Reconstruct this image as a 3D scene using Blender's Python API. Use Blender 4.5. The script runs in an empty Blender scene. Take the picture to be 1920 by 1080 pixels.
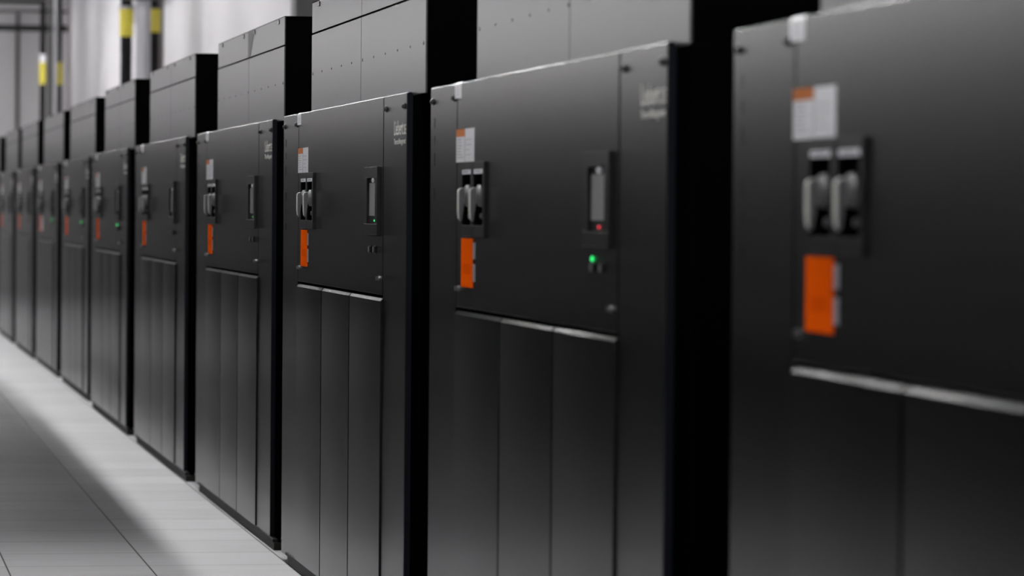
import bpy, bmesh, math, random
from mathutils import Vector, Matrix
random.seed(4)
sc = bpy.context.scene
COL = sc.collection

# ------------------------------------------------------------------ camera
CAM_H, FOC = 1.5548, 7133.8
yaw, pitch, roll = 0.1752, 0.0205, 0.0078
cy, sy, cp, sp = math.cos(yaw), math.sin(yaw), math.cos(pitch), math.sin(pitch)
F = Vector((sy*cp, cy*cp, -sp)); R0 = Vector((cy, -sy, 0)); U0 = R0.cross(F)
RT = R0*math.cos(roll) + U0*math.sin(roll); UP = U0*math.cos(roll) - R0*math.sin(roll)
cam_data = bpy.data.cameras.new('camera')
cam = bpy.data.objects.new('camera', cam_data); COL.objects.link(cam)
M = Matrix((RT, UP, -F)).transposed().to_4x4(); M.translation = (0, 0, CAM_H)
cam.matrix_world = M
cam_data.sensor_width = 36; cam_data.lens = FOC/1920*36
cam_data.clip_start = .1; cam_data.clip_end = 300
cam_data.dof.use_dof = True; cam_data.dof.focus_distance = 15.3; cam_data.dof.aperture_fstop = 3.6
sc.camera = cam

# ------------------------------------------------------------------ world, exposure, lamps
sc.view_settings.view_transform = 'Standard'; sc.view_settings.look = 'None'
sc.view_settings.exposure = 0.0; sc.view_settings.gamma = 1.0; sc.view_settings.use_curve_mapping = False
w = bpy.data.worlds.new('world'); sc.world = w; w.use_nodes = True
w.node_tree.nodes['Background'].inputs[0].default_value = (.53, .52, .52, 1)
w.node_tree.nodes['Background'].inputs[1].default_value = 0.05
ROOM_X0, ROOM_X1, ROOM_Y0, ROOM_Y1, ROOM_Z = -9.0, 4.1, -8.0, 72.6, 6.2
RACK_X, RACK_H = -1.0, 2.4          # the closed row on the other side of the aisle
# lamp rows: x, z, width, length, emission strength, list of y
LAMP_ROWS = [(-6.2, 4.4, .6, 3.4, 26.5, [-3+5.2*i for i in range(15)]),  # unseen row, added to brighten the upper cabinet faces
             (3.05, 4.7, .2, 4.7, 2.7, [.6+5.2*i for i in range(11)]),
             (1.69, 5.3, .09, 1.3, 250, [-1+4.3*i for i in range(15)]),
             (2.4, 5.6, .3, 2.4, 21, [57, 63, 68.5]),  # unseen row, added to lift the end of the hall
             ]

# ------------------------------------------------------------------ materials
def mat(name, col, rough=.5, metal=0, spec=.5, bump=0, bscale=400, emit=None, estr=0, vary=0, vscale=6, coat=0):
    m = bpy.data.materials.new(name); m.use_nodes = True
    nt = m.node_tree; b = nt.nodes['Principled BSDF']
    b.inputs['Base Color'].default_value = (*col, 1); b.inputs['Roughness'].default_value = rough
    b.inputs['Metallic'].default_value = metal; b.inputs['Specular IOR Level'].default_value = spec
    b.inputs['Coat Weight'].default_value = coat
    if emit: b.inputs['Emission Color'].default_value = (*emit, 1); b.inputs['Emission Strength'].default_value = estr
    tc = nt.nodes.new('ShaderNodeTexCoord')
    if vary:
        n = nt.nodes.new('ShaderNodeTexNoise'); n.inputs['Scale'].default_value = vscale; n.inputs['Detail'].default_value = 5
        nt.links.new(tc.outputs['Object'], n.inputs['Vector'])
        mr = nt.nodes.new('ShaderNodeMapRange'); mr.inputs[3].default_value = rough-vary; mr.inputs[4].default_value = rough+vary
        nt.links.new(n.outputs['Fac'], mr.inputs[0]); nt.links.new(mr.outputs[0], b.inputs['Roughness'])
    if bump:
        n = nt.nodes.new('ShaderNodeTexNoise'); n.inputs['Scale'].default_value = bscale; n.inputs['Detail'].default_value = 3
        nt.links.new(tc.outputs['Object'], n.inputs['Vector'])
        bp = nt.nodes.new('ShaderNodeBump'); bp.inputs['Strength'].default_value = bump; bp.inputs['Distance'].default_value = .001
        nt.links.new(n.outputs['Fac'], bp.inputs['Height']); nt.links.new(bp.outputs[0], b.inputs['Normal'])
    return m
PAINT = mat('charcoal_powder_coat', (.010, .010, .0103), .245, spec=.37)
BOXP = mat('grey_satin_steel_paint', (.055, .055, .056), .28, spec=.37)
BLACK = mat('matt_black_paint', (.0015, .0015, .0017), .9, spec=0)
RETURN = mat('blue_black_edge', (.005, .006, .009), .6, spec=.1)
PLINTH = mat('dark_bronze_plinth', (.011, .010, .008), .55, spec=.3)
BEZEL = mat('black_plastic', (.010, .010, .012), .26, spec=.4)
HANDLE = mat('grey_plastic_handle', (.095, .095, .097), .38)
LIT_EDGE = mat('pale_grey_grip', (.6, .6, .56), .45)  # pale tone paints the light caught by the lever's outer face
SCREEN = mat('grey_display_glass', (.22, .22, .22), .5, spec=.3)
WHITE = mat('white_label_vinyl', (.90, .90, .94), .28, spec=.7)
INK = mat('grey_label_print', (.25, .25, .28), .5)
ORANGE = mat('orange_label_vinyl', (.92, .115, .004), .9, spec=0)
ORANGE2 = mat('dull_orange_label_print', (.60, .17, .03), .6, spec=.2)
INKO = mat('dark_orange_print', (.80, .09, .003), .9, spec=0)
LETTER = mat('pale_grey_lettering', (.93, .93, .86), .4, spec=.6)
STEEL = mat('dull_steel', (.22, .22, .22), .3, metal=1)
BOLT = mat('black_bolt', (.02, .02, .02), .25)
GREEN = mat('green_indicator', (.02, .4, .1), .4, emit=(.03, 1, .22), estr=1.3)
RED = mat('red_indicator', (.4, .02, .03), .4, emit=(1, .05, .08), estr=1.6)
WALL = mat('off_white_wall_paint', (.69, .675, .70), .7, bump=.1, bscale=60)
ENDW = mat('pale_grey_wall_paint', (.80, .785, .79), .7, bump=.1, bscale=60)
CEILM = mat('ceiling_paint', (.5, .5, .51), .8)
CHAR = mat('charcoal_partition', (.006, .006, .0065), .9, spec=0)
PIPEY = mat('yellow_pipe_band', (.70, .60, .06), .25)
PIPEK = mat('black_pipe_insulation', (.006, .006, .007), .6, spec=.2)
PIPES = mat('polished_pipe_jacket', (.42, .42, .44), .28, metal=.9)
PIPEG = mat('dull_grey_steel', (.07, .07, .068), .4, metal=.5)
PIPEB = mat('brown_grey_conduit', (.16, .14, .14), .5)
LAMPM = mat('lamp_housing_white', (.7, .7, .7), .5)

def floor_material():
    m = bpy.data.materials.new('raised_floor_tiles'); m.use_nodes = True
    nt = m.node_tree; N = nt.nodes; L = nt.links; b = N['Principled BSDF']
    tc = N.new('ShaderNodeTexCoord'); sep = N.new('ShaderNodeSeparateXYZ'); L.new(tc.outputs['Object'], sep.inputs[0])
    def math_(op, a, v=None, v2=None):
        n = N.new('ShaderNodeMath'); n.operation = op
        if isinstance(a, (int, float)): n.inputs[0].default_value = a
        else: L.new(a, n.inputs[0])
        if v is not None:
            if isinstance(v, (int, float)): n.inputs[1].default_value = v
            else: L.new(v, n.inputs[1])
        if v2 is not None: n.inputs[2].default_value = v2
        return n.outputs[0]
    T = .6096
    def seam(o, phase, half):
        s = math_('SUBTRACT', o, phase); s = math_('DIVIDE', s, T); fr = math_('FRACT', s)
        fr = math_('ABSOLUTE', math_('SUBTRACT', fr, .5)); d = math_('MULTIPLY', math_('SUBTRACT', .5, fr), T)
        return math_('LESS_THAN', d, half), math_('FLOOR', s)
    sx, ix = seam(sep.outputs[0], 1.9363, .0034)
    sy_, iy = seam(sep.outputs[1], 16.5049, .006)
    wr = N.new('ShaderNodeTexWhiteNoise'); wr.noise_dimensions = '1D'; L.new(iy, wr.inputs['W'])
    rowv = math_('ADD', math_('MULTIPLY', wr.outputs['Value'], .6), .25)
    anyseam = math_('MAXIMUM', sx, math_('MULTIPLY', sy_, rowv))
    comb = N.new('ShaderNodeCombineXYZ'); L.new(ix, comb.inputs[0]); L.new(iy, comb.inputs[1])
    wn = N.new('ShaderNodeTexWhiteNoise'); wn.noise_dimensions = '2D'; L.new(comb.outputs[0], wn.inputs['Vector'])
    mp = N.new('ShaderNodeMapping'); mp.inputs['Scale'].default_value = (1.2, 5, 1); L.new(tc.outputs['Object'], mp.inputs[0])
    no = N.new('ShaderNodeTexNoise'); no.inputs['Scale'].default_value = 1.5; no.inputs['Detail'].default_value = 6; L.new(mp.outputs[0], no.inputs['Vector'])
    val = math_('ADD', math_('MULTIPLY', wn.outputs['Value'], .06), math_('MULTIPLY', no.outputs['Fac'], .14))
    val = math_('ADD', val, .46)
    mix = N.new('ShaderNodeMix'); mix.data_type = 'RGBA'
    cc = N.new('ShaderNodeCombineColor'); L.new(val, cc.inputs[0]); L.new(val, cc.inputs[1]); L.new(math_('MULTIPLY', val, 1.03), cc.inputs[2])
    L.new(anyseam, mix.inputs['Factor']); L.new(cc.outputs[0], mix.inputs['A']); mix.inputs['B'].default_value = (.03, .028, .025, 1)
    L.new(mix.outputs['Result'], b.inputs['Base Color']); b.inputs['Roughness'].default_value = .5
    b.inputs['Specular IOR Level'].default_value = .2
    return m
FLOORM = floor_material()

# ------------------------------------------------------------------ mesh helpers
def new_obj(name, bm, mats, parent=None, smooth=False):
    me = bpy.data.meshes.new(name); bmesh.ops.recalc_face_normals(bm, faces=bm.faces); bm.to_mesh(me); bm.free()
    for m in (mats if isinstance(mats, (list, tuple)) else [mats]): me.materials.append(m)
    if smooth:
        for p in me.polygons: p.use_smooth = True
    o = bpy.data.objects.new(name, me); COL.objects.link(o)
    if parent: o.parent = parent
    return o
def box(bm, x0, x1, y0, y1, z0, z1, bev=0, mi=0):
    r = bmesh.ops.create_cube(bm, size=1)
    for v in r['verts']:
        v.co = Vector(((x0+x1)/2+v.co.x*(x1-x0), (y0+y1)/2+v.co.y*(y1-y0), (z0+z1)/2+v.co.z*(z1-z0)))
    fs = {f for v in r['verts'] for f in v.link_faces}
    for f in fs: f.material_index = mi
    if bev:
        es = list({e for v in r['verts'] for e in v.link_edges})
        bmesh.ops.bevel(bm, geom=es, offset=bev, segments=2, affect='EDGES', profile=.5)
def ubox(bm, x0, x1, u0, u1, z0, z1, bev=0, mi=0): box(bm, x0, x1, -u1, -u0, z0, z1, bev, mi)
def prism(bm, pts, u0, u1, mi=0, bev=0):
    """profile of (x,z) points extruded along the row from u0 to u1"""
    a = [bm.verts.new((x, -u0, z)) for x, z in pts]; b = [bm.verts.new((x, -u1, z)) for x, z in pts]
    fs = [bm.faces.new(a), bm.faces.new(b[::-1])]
    n = len(pts)
    for i in range(n): fs.append(bm.faces.new((a[i], b[i], b[(i+1) % n], a[(i+1) % n])))
    for f in fs: f.material_index = mi
    if bev:
        es = list({e for f in fs for e in f.edges}); bmesh.ops.bevel(bm, geom=es, offset=bev, segments=2, affect='EDGES', profile=.5)
def cyl(bm, p0, p1, r0, r1=None, seg=20, mi=0):
    p0, p1 = Vector(p0), Vector(p1); d = p1-p0; r1 = r0 if r1 is None else r1
    q = d.to_track_quat('Z', 'Y').to_matrix().to_4x4(); q.translation = (p0+p1)/2
    r = bmesh.ops.create_cone(bm, cap_ends=True, segments=seg, radius1=r0, radius2=r1, depth=d.length, matrix=q)
    for f in {f for v in r['verts'] for f in v.link_faces}: f.material_index = mi
def lathe_x(bm, c, prof, seg=20):
    """prof: (outward distance toward -x, radius)"""
    rings = []
    for d, r in prof:
        rings.append([bm.verts.new((c[0]-d, c[1]+r*math.cos(2*math.pi*i/seg), c[2]+r*math.sin(2*math.pi*i/seg))) for i in range(seg)])
    for a, b in zip(rings, rings[1:]):
        for i in range(seg): bm.faces.new((a[i], a[(i+1) % seg], b[(i+1) % seg], b[i]))
    bm.faces.new(rings[0]); bm.faces.new(rings[-1])
def tag(o, label, cat, group=None, kind=None):
    if label: o['label'] = label
    if cat: o['category'] = cat
    if group: o['group'] = group
    if kind: o['kind'] = kind
    return o
def empty(name, loc): 
    o = bpy.data.objects.new(name, None); o.empty_display_size = .2; COL.objects.link(o); o.location = loc; return o
def copy_tree(o, parent=None, skip=()):
    c = o.copy(); COL.objects.link(c); c.parent = parent
    for ch in list(o.children):
        if ch not in skip: copy_tree(ch, c, skip)
    return c
def text_mesh(name, body, u0, u1, z0, z1, x, m, parent):
    cu = bpy.data.curves.new('t', 'FONT'); cu.body = body; cu.offset = .012; cu.resolution_u = 3
    to = bpy.data.objects.new('t', cu); COL.objects.link(to)
    bpy.context.view_layer.update()
    me = bpy.data.meshes.new_from_object(to.evaluated_get(bpy.context.evaluated_depsgraph_get()))
    bpy.data.objects.remove(to)
    xs = [v.co.x for v in me.vertices]; ys = [v.co.y for v in me.vertices]
    ax, bx, ay, by = min(xs), max(xs), min(ys), max(ys)
    for v in me.vertices:
        s, t = (v.co.x-ax)/(bx-ax), (v.co.y-ay)/(by-ay)
        v.co = Vector((x, -(u0+s*(u1-u0)), z0+t*(z1-z0)))
    me.name = name; me.materials.clear(); me.materials.append(m)
    o = bpy.data.objects.new(name, me); COL.objects.link(o); o.parent = parent
    return o

# ------------------------------------------------------------------ room
def slab(name, x0, x1, y0, y1, z0, z1, m, kind='structure'):
    bm = bmesh.new(); box(bm, x0, x1, y0, y1, z0, z1); o = new_obj(name, bm, m); o['kind'] = kind; return o
slab('floor', ROOM_X0, ROOM_X1, ROOM_Y0, ROOM_Y1, -.2, 0, FLOORM)
slab('ceiling', ROOM_X0, ROOM_X1, ROOM_Y0, ROOM_Y1, ROOM_Z, ROOM_Z+.2, CEILM)
slab('wall_right', ROOM_X1, ROOM_X1+.2, ROOM_Y0, ROOM_Y1, 0, ROOM_Z, WALL)
slab('wall_back', ROOM_X0, ROOM_X1, ROOM_Y1, ROOM_Y1+.2, 0, ROOM_Z, ENDW)
slab('wall_front', ROOM_X0, ROOM_X1, ROOM_Y0-.2, ROOM_Y0, 0, ROOM_Z, WALL)
slab('wall_left', ROOM_X0-.2, ROOM_X0, ROOM_Y0, ROOM_Y1, 0, ROOM_Z, WALL)
slab('wall_aisle', RACK_X-1.1, RACK_X, ROOM_Y0+2, ROOM_Y1-3, 0, RACK_H, CHAR)     # closed dark rack row across the aisle

# ------------------------------------------------------------------ one cooling cabinet
W, H = 3.70, 1.9618
def make_unit():
    root = empty('cooling_cabinet', (0, 0, 0))
    bm = bmesh.new(); ubox(bm, .021, .88, 0.02, W+.16, .05, 1.95, .004); new_obj('frame', bm, BLACK, root)
    bm = bmesh.new(); ubox(bm, .0, .85, .237, W+.17, 0, .034); ubox(bm, -.004, .02, .19, W+.15, .036, .049); new_obj('plinth', bm, PLINTH, root)
    def skin(name, u0, u1, z0, z1, cham=.0045, x0=0.0, cx=.0045):
        bm = bmesh.new(); prism(bm, [(.018, z0), (x0, z0), (x0, z1-cham), (x0+cx, z1), (.018, z1)], u0, u1, bev=.0012)
        return new_obj(name, bm, PAINT, root)
    skin('side_panel', 0, .548, .032, H)
    skin('side_panel', 3.142, W-.004, .032, H)
    bm = bmesh.new(); ubox(bm, .001, .021, W-.0035, W+.002, .05, H-.004); new_obj('panel_edge', bm, RETURN, root)
    skin('door_panel', .560, 3.122, 1.243, H)
    for a, b in ((.564, 1.397), (1.421, 2.253), (2.277, 3.122)):
        # folded sheet panel whose face bows out very slightly
        bm = bmesh.new(); n = 16; cols = []
        for i in range(n+1):
            t = i/n; u = a+(b-a)*t; bow = -.0022*math.sin(math.pi*t)-.006
            cols.append([bm.verts.new((x, -u, z)) for x, z in ((.018, .052), (bow, .052), (bow, 1.221), (bow+.0095, 1.232), (.018, 1.232))])
        for c0, c1 in zip(cols, cols[1:]):
            for j in range(5): bm.faces.new((c0[j], c1[j], c1[(j+1) % 5], c0[(j+1) % 5]))
        bm.faces.new(cols[0]); bm.faces.new(cols[-1])
        lp = new_obj('lower_panel', bm, PAINT, root, True)
        for e in lp.data.edges: e.use_edge_sharp = False
        md = lp.modifiers.new('sharp', 'EDGE_SPLIT'); md.split_angle = math.radians(25)
    # fastenings
    for u in (.055, .497, 3.205, 3.655):
        bm = bmesh.new(); lathe_x(bm, (0, -u, 1.913), [(0, .011), (.003, .011), (.004, .008), (.009, .008), (.012, .005)], 16)
        new_obj('bolt', bm, BOLT, root, True)
    for u, z in ((.612, 1.303), (3.05, 1.303)):
        bm = bmesh.new(); lathe_x(bm, (0, -u, z), [(0, .009), (.004, .009), (.006, .006)], 16); box(bm, -.014, -.004, -u-.003, -u+.003, z-.007, z+.007)
        new_obj('latch', bm, STEEL, root)
    for z0, z1 in ((1.826, 1.858), (1.772, 1.800), (1.700, 1.742), (1.585, 1.625), (1.530, 1.552), (1.46, 1.49)):
        bm = bmesh.new(); ubox(bm, -.0012, .001, .060, .082, z0, z1); new_obj('hinge_slot', bm, BOLT, root)
    # two rotary disconnect switches side by side
    for a, b, u, dz in ((.720, .922, .80, 0), (.930, 1.130, 1.022, 0)):
        bm = bmesh.new()
        s0, s1 = u-.082, u+.082
        for (p, q, r, s) in ((a, b, 1.666, 1.704), (a, b, 1.470, 1.506), (a, s0, 1.506, 1.666), (s1, b, 1.506, 1.666)):
            ubox(bm, -.010, .0, p, q, r, s, .0008)
        sw = new_obj('disconnect_switch', bm, BEZEL, root)
        bm = bmesh.new(); ubox(bm, -.002, .0, s0, s1, 1.506, 1.666); o = new_obj('slot', bm, BLACK, sw)
        bm = bmesh.new(); ubox(bm, -.0112, -.0098, s0+.01, s1, 1.6665, 1.680); ubox(bm, -.0114, -.0110, s0+.035, s1-.03, 1.6715, 1.6755, mi=1)
        o = new_obj('name_label', bm, [WHITE, INK], sw); o['label'] = 'small white label above the handle'
        bm = bmesh.new()
        cyl(bm, (0, -u-.02, 1.598), (-.014, -u-.02, 1.598), .036, .033, 32)
        cyl(bm, (-.014, -u-.02, 1.598), (-.019, -u-.02, 1.598), .033, .020, 32)
        prism(bm, [(-.010, 1.624), (-.026, 1.623), (-.033, 1.618), (-.0345, 1.608), (-.0345, 1.545), (-.032, 1.525), (-.028, 1.518), (-.024, 1.524), (-.022, 1.545), (-.021, 1.572), (-.017, 1.582), (-.010, 1.585)], u-.020, u+.014, bev=.0025)
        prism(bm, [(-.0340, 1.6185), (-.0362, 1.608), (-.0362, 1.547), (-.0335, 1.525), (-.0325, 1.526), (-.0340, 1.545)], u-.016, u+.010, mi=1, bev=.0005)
        o = new_obj('handle', bm, [HANDLE, LIT_EDGE], sw); o['label'] = 'grey rotary lever handle with a pale outer edge'
        bm = bmesh.new(); cyl(bm, (-.002, -u-.045, 1.535), (-.010, -u-.045, 1.535), .009, .008, 16); new_obj('interlock_pin', bm, HANDLE, sw)
    # controller display
    bm = bmesh.new(); d0, d1, a, b, c, e, t = 2.715, 3.062, 2.785, 3.005, 1.500, 1.669, -.013
    for (p, q, r, s) in ((d0, d1, e, 1.709), (d0, d1, 1.459, c), (d0, a, c, e), (b, d1, c, e)): ubox(bm, t, 0, p, q, r, s, .0012)
    dp = new_obj('controller_display', bm, BEZEL, root)
    bm = bmesh.new(); ubox(bm, -.003, 0, a, b, 1.530, e); new_obj('screen', bm, SCREEN, dp)['label'] = 'grey glass screen'
    bm = bmesh.new(); ubox(bm, -.0045, 0, a, b, c, 1.530, .0012); new_obj('button_bar', bm, BEZEL, dp)
    bm = bmesh.new(); ubox(bm, -.0036, -.0028, a, b, 1.650, e); new_obj('screen_header', bm, BEZEL, dp)
    bm = bmesh.new(); lathe_x(bm, (-.0035, -2.897, 1.6605), [(0, .009), (.003, .009), (.004, .006)], 20); [setattr(v, 'co', Vector((v.co.x, -2.897+(v.co.y+2.897)*3, v.co.z))) for v in bm.verts]; new_obj('badge', bm, WHITE, dp, False)['label'] = 'round white badge at the top of the screen'
    # switches under the display
    for u in (2.815, 2.935):
        bm = bmesh.new(); ubox(bm, -.004, 0, u-.03, u+.03, 1.392, 1.419, .001); ubox(bm, -.009, -.004, u-.014, u+.014, 1.395, 1.416, .0015, mi=1)
        new_obj('rocker_switch', bm, [BEZEL, HANDLE], root)
    # labels
    bm = bmesh.new(); ubox(bm, -.0015, .0, .548, .888, 1.706, 1.811)
    ubox(bm, -.0020, -.0014, .548, .712, 1.787, 1.811, mi=1)
    for i in range(7): ubox(bm, -.0018, -.0014, .565, .565+random.uniform(.07, .13), 1.777-i*.0095, 1.7785-i*.0095, mi=2)
    for i in range(4): ubox(bm, -.0018, -.0014, .735, .735+random.uniform(.06, .13), 1.775-i*.016, 1.7762-i*.016, mi=2)
    ubox(bm, -.0018, -.0014, .714, .719, 1.706, 1.811, mi=2)
    new_obj('warning_label', bm, [WHITE, ORANGE2, INK], root)['label'] = 'white paper label with an orange header'
    bm = bmesh.new(); prism(bm, [(.0, 1.911), (-.0014, 1.911), (-.0014, 1.9565), (.0055, 1.9634), (.0065, 1.9619), (.0, 1.9555)], .512, .632)
    for i in range(4): ubox(bm, -.0018, -.0013, .545, .60, 1.922+i*.008, 1.9232+i*.008, mi=1)
    new_obj('rating_label', bm, [WHITE, INK], root)['label'] = 'small white label folded over the top edge'
    bm = bmesh.new(); ubox(bm, -.002, 0, .664, .882, 1.310, 1.464)
    for z0, z1 in ((1.352, 1.384), (1.315, 1.3165), (1.40, 1.4008)): ubox(bm, -.0023, -.0019, .70, .84, z0, z1, mi=1)
    new_obj('danger_label', bm, [ORANGE, INKO], root)['label'] = 'bright orange rectangular label'
    bm = bmesh.new(); ubox(bm, -.0012, 0, .886, .925, 1.33, 1.385); ubox(bm, -.0012, 0, .886, .925, 1.40, 1.452)
    new_obj('side_label', bm, INK, root)['label'] = 'narrow grey label strips beside the orange label'
    text_mesh('lettering', 'Liebert', 3.400, 3.615, 1.815, 1.866, -.0008, LETTER, root)['label'] = 'pale grey raised lettering'
    text_mesh('lettering', 'DSE', 3.632, 3.684, 1.815, 1.851, -.0008, LETTER, root)
    text_mesh('lettering', 'Thermal Management', 3.400, 3.680, 1.777, 1.803, -.0008, LETTER, root)
    return root

# position of the front plane and far end of each cabinet (metres along the row)
UN = [(1.966, 8.286), (1.953, 12.618), (1.937, 16.761), (1.952, 21.049), (1.945, 25.411),
      (1.941, 29.817), (1.967, 34.299), (1.968, 38.737), (1.954, 42.937), (1.950, 47.372), (1.951, 51.70)]
LED = {1: [('r', 2.905), ('g', 0)], 2: [('g', 2.945)], 3: [('g', 2.945)], 5: [('g', 0)], 6: [('g', 0)], 7: [('g', 0)]}
UL = ['charcoal cooling cabinet nearest the camera, cut off by the right edge of the photo',
      'charcoal cooling cabinet with a red light on its display and a green light under it',
      'sharply focused charcoal cooling cabinet with readable white lettering and lit chamfered top edge',
      'charcoal cooling cabinet just left of the sharply focused one, fourth counted from the right',
      'charcoal cooling cabinet with an unlit display and orange label, fifth counted from the right',
      'charcoal cooling cabinet sixth from the right, with a faint green light and dark gap',
      'blurred charcoal cooling cabinet, seventh from the right, with a faint green light',
      'blurred charcoal cooling cabinet with an extra white tag hanging beside its switch handles',
      'blurred charcoal cooling cabinet, third counted from the left edge of the photo',
      'blurred charcoal cooling cabinet second from the left end of the row',
      'farthest charcoal cooling cabinet at the very end of the row']
proto = make_unit(); units = []
for k, (X, Y) in enumerate(UN):
    o = proto if k == 0 else copy_tree(proto)
    units.append(o)
for k, (X, Y) in enumerate(UN):
    o = units[k]; o.location = (X, Y, 0); tag(o, UL[k], 'cooling cabinet', 'charcoal cooling cabinets standing in the row')
    for c, u in LED.get(k, []):
        dp = [c_ for c_ in o.children if c_.name.startswith('controller_display')][0]
        if u:
            bm = bmesh.new(); lathe_x(bm, (-.0045, -u, 1.512), [(0, .0036), (.002, .0036), (.003, .002)], 14)
            new_obj('indicator_light', bm, RED if c == 'r' else GREEN, dp)['label'] = 'small lit red light' if c == 'r' else 'small lit green light'
        else:
            bm = bmesh.new(); lathe_x(bm, (0, -2.80, 1.428), [(0, .007), (.003, .007), (.005, .004)], 14)
            new_obj('indicator_light', bm, GREEN, o)['label'] = 'lit green light below the display'
# the extra hanging tag on the eighth cabinet
bm = bmesh.new(); ubox(bm, -.004, -.002, .95, 1.20, 1.32, 1.455)
new_obj('hanging_tag', bm, WHITE, units[7])['label'] = 'white tag hanging below the switches'

# ------------------------------------------------------------------ plenum boxes on top
BF = [7.6115, 11.822, 15.954, 20.138, 24.508, 28.661, 33.417, 37.829, 42.102, 46.15, 50.9]
BL = [3.03, 3.042, 3.169, 3.046, 3.121, 2.90, 3.25, 3.30, 3.35, 3.2, 3.05]
BZ0, BS, BT = 1.951, 2.288, 2.4215
def make_box(L):
    root = empty('plenum_box', (0, 0, 0)); mid = 1.54
    bm = bmesh.new(); ubox(bm, .006, .84, .004, L-.004, BZ0, BT-.004); new_obj('housing', bm, BLACK, root)
    for a, b in ((0, mid-.004), (mid+.004, L)):
        bm = bmesh.new(); ubox(bm, 0, .006, a, b, BZ0, BS-.003, .0012); new_obj('front_plate', bm, BOXP, root)
        bm = bmesh.new(); ubox(bm, .001, .006, a, b, BS+.004, BT-.003, .0012); new_obj('lid_plate', bm, BOXP, root)
    bm = bmesh.new(); ubox(bm, .002, .845, 0, L, BT-.003, BT); new_obj('top_cover', bm, BLACK, root)
    for i in range(11):
        u = .045+(L-.09)*i/10; r = .0065 if i % 5 == 0 else .0042
        bm = bmesh.new(); lathe_x(bm, (0, -u, 2.121), [(0, r), (.0015, r), (.002, r*.6)], 12); new_obj('screw', bm, BOLT, root)
    for u in (.24, 1.30, 1.80, 2.82):
        bm = bmesh.new(); ubox(bm, -.003, .002, u-.022, u+.022, 2.394, 2.414, .001); new_obj('clip', bm, BOLT, root)
    return root
BLAB = ['grey steel plenum box on the nearest cabinet, at the top right corner',
        'grey steel plenum box above the cabinet with the red display light',
        'grey steel plenum box on the sharply focused cabinet, showing a long dark lid gap',
        'grey steel plenum box with a dark slanted overlap on its lid, fourth from the right',
        'grey steel plenum box with four lid clips, just right of the near pipe group',
        'grey steel plenum box in front of the near pipe group with yellow bands',
        'blurred grey plenum box under the bright white wall, seventh from the right',
        'blurred grey plenum box in front of the far pipe group',
        'blurred grey plenum box just left of the far pipe group',
        'blurred grey plenum box against the grey end wall, last whose front plate shows',
        'farthest plenum box, only its black near side showing at the left edge']
for k in range(11):
    o = make_box(BL[k]); X = UN[k][0]+.0225
    o.location = (X, BF[k], 0); tag(o, BLAB[k], 'plenum box', 'grey plenum boxes on top of the cabinets')
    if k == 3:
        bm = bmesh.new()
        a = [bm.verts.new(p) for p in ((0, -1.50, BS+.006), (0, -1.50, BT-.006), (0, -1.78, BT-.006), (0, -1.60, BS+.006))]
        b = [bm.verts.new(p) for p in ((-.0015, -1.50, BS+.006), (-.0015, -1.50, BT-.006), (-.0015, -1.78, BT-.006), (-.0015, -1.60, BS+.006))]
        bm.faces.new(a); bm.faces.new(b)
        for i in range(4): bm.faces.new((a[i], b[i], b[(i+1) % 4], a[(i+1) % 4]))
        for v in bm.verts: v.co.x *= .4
        new_obj('lid_overlap', bm, mat('shaded_grey_steel_paint', (.045, .045, .046), .42, spec=.35), o)['label'] = 'dark slanted overlap strip on the lid'  # the strip's shade is put into its darker colour

# ------------------------------------------------------------------ pipes, columns and beams behind the row
def pipe(name, x, y, r, z1, m, label, bands=(), group=None, cat='pipe'):
    root = empty(name, (x, y, 0))
    bm = bmesh.new(); cyl(bm, (0, 0, 0), (0, 0, z1), r, seg=32); new_obj('pipe_body', bm, m, root, False)
    for z0, z2, rr, mm, nm in bands:
        bm = bmesh.new(); cyl(bm, (0, 0, z0), (0, 0, z2), rr, seg=32); new_obj(nm, bm, mm, root)
    return tag(root, label, cat, group)
G1 = 'pipes rising behind the sixth cabinet'; G2 = 'pipes rising in the far corner'
yb = lambda r: [(3.57, 3.90, r+.006, PIPEY, 'yellow_band'), (3.90, 3.93, r+.02, PIPES, 'clamp')]
pipe('insulated_pipe', 3.34, 45.2, .068, ROOM_Z, PIPEK, 'black pipe with a yellow band, left in the near pipe group', yb(.075), G1)
pipe('metal_pipe', 3.50, 44.7, .088, ROOM_Z, PIPES, 'shiny silver pipe between two yellow-banded pipes, near group', (), G1)
pipe('insulated_pipe', 3.66, 45.15, .065, ROOM_Z, PIPEK, 'black pipe with a yellow band, right of the near silver pipe', [(3.62, 3.90, .081, PIPEY, 'yellow_band'), (3.90, 3.93, .09, PIPEG, 'clamp')], G1)
pipe('conduit', 3.80, 45.9, .045, ROOM_Z, PIPEB, 'brown-grey conduit at the right of the near pipe group', (), G1, 'conduit')
bm = bmesh.new(); box(bm, 3.25, 3.72, 44.5, 44.58, 3.97, 4.01, .004); new_obj_ = new_obj('pipe_bracket', bm, PIPEG)
tag(new_obj_, 'steel bracket across the near pipe group at the top edge', 'bracket')
pipe('insulated_pipe', 3.185, 61.0, .048, ROOM_Z, PIPEK, 'thin black pipe with a yellow band, leftmost of the far group', [(3.50, 3.84, .055, PIPEY, 'yellow_band'), (3.84, 3.97, .05, WHITE, 'clamp')], G2)
pipe('metal_pipe', 3.298, 61.0, .04, ROOM_Z, PIPEG, 'dull grey pipe second from the left in the far group', (), G2)
pipe('metal_pipe', 3.375, 60.9, .03, ROOM_Z, PIPES, 'slim silver pipe in the middle of the far group', (), G2)
pipe('insulated_pipe', 3.46, 61.3, .055, ROOM_Z, PIPEG, 'dark grey pipe with a dull yellow band in the far group', [(3.50, 3.86, .06, PIPEY, 'yellow_band')], G2)
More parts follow.
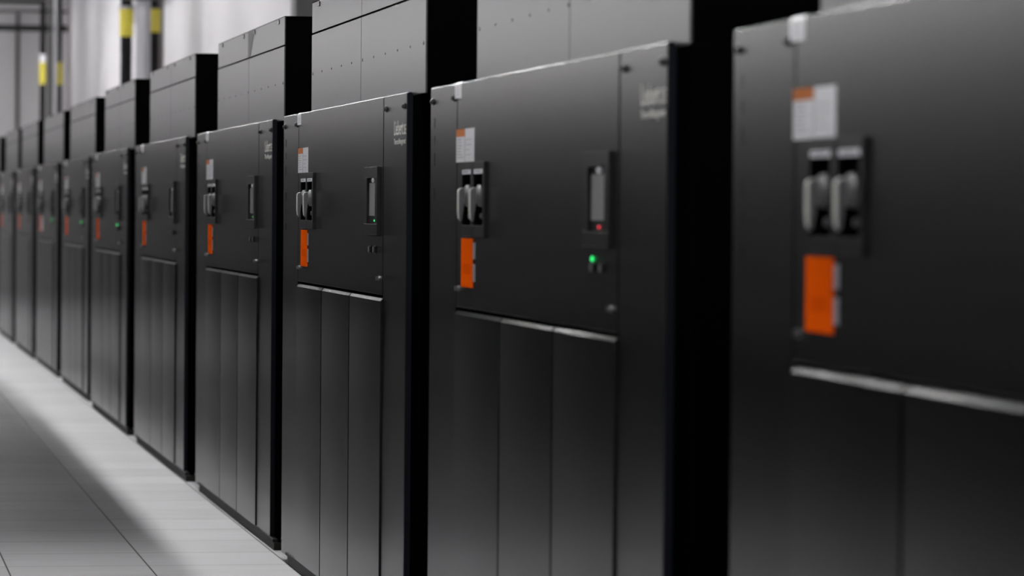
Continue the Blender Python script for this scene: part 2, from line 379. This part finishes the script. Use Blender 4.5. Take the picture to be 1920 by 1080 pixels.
pipe('conduit', 3.60, 61.0, .03, ROOM_Z, PIPEB, 'grey conduit standing apart at the right of the far group', (), G2, 'conduit')
bm = bmesh.new(); box(bm, 4.0-.18, 4.09, 32.25, 32.6, 0, ROOM_Z, .005); tag(new_obj('wall_column', bm, PIPEG), 'dark grey column on the wall behind the focused cabinet', 'column')
def beam(name, z, th, dep, x0, x1, y, m, label):
    bm = bmesh.new(); box(bm, x0, x1, y-dep/2, y+dep/2, z-th/2, z+th/2, .004); tag(new_obj(name, bm, m), label, 'beam')
beam('support_beam', 4.40, .10, .1, .5, 3.62, 61.3, PIPEK, 'dark horizontal beam crossing the end wall to the far pipes')
beam('support_beam', 4.68, .05, .06, .5, 3.62, 61.5, PIPEG, 'thin grey horizontal beam above the dark one')
bm = bmesh.new(); cyl(bm, (3.315, 72.54, 0), (3.315, 72.54, 5.25), .035); tag(new_obj('conduit', bm, PIPEG), 'single grey conduit running down the end wall at far left', 'conduit')

# unseen panels added above the aisle to throw shade on its floor
for x1, y0, y1, z0, lab in ((1.615, 16.7, 31.3, 3.2, 'lower section of wide grey cable duct hung over the aisle, out of frame'),
                            (1.60, 31.4, 40.0, 3.7, 'higher far section of grey cable duct over the aisle, out of frame')):
    t = tag(empty('cable_duct', (.85, (y0+y1)/2, z0)), lab, 'cable duct')
    hw, hl = x1-.85, (y1-y0)/2
    bm = bmesh.new(); box(bm, -.75, hw, -hl, hl, 0, .1, .004); new_obj('tray', bm, PIPEG, t)
    for fy in (-.9, -.3, .3, .9):
        for x in (-.7, hw-.05):
            bm = bmesh.new(); cyl(bm, (x, fy*hl, .1), (x, fy*hl, ROOM_Z-z0), .008, seg=8); new_obj('hanger_rod', bm, PIPEG, t)
# ------------------------------------------------------------------ ceiling lights, left and end rows added for their effect
def lamp_mat(name, s, col=(1.0, .993, .985)): return mat(name, (.8, .8, .8), .5, emit=col, estr=s)
for i, (lx, lz, lw, ll, ls, ys) in enumerate(LAMP_ROWS):
    lm = lamp_mat('lamp_diffuser_%s' % ['aisle', 'wall', 'over', 'end'][i], ls)
    for y in ys:
        t = empty('ceiling_light', (lx, y, lz)); tag(t, ['wide suspended light beyond the dark partition, above the frame', 'short suspended light beside the right wall, above the frame', 'narrow suspended light over the aisle edge, above the frame', 'suspended light washing the grey end wall, above the frame'][i], 'ceiling light', 'suspended lights in row %s' % ['left of the aisle', 'beside the right wall', 'over the aisle', 'before the end wall'][i])
        bm = bmesh.new(); box(bm, -lw/2-.02, lw/2+.02, -ll/2-.02, ll/2+.02, .004, .08, .004); new_obj('housing', bm, LAMPM, t)
        bm = bmesh.new(); box(bm, -lw/2, lw/2, -ll/2, ll/2, -.004, .0035); new_obj('diffuser', bm, lm, t)
        for s in (-1, 1):
            bm = bmesh.new(); cyl(bm, (0, s*ll*.4, .08), (0, s*ll*.4, ROOM_Z-lz), .006, seg=8); new_obj('suspension_rod', bm, LAMPM, t)
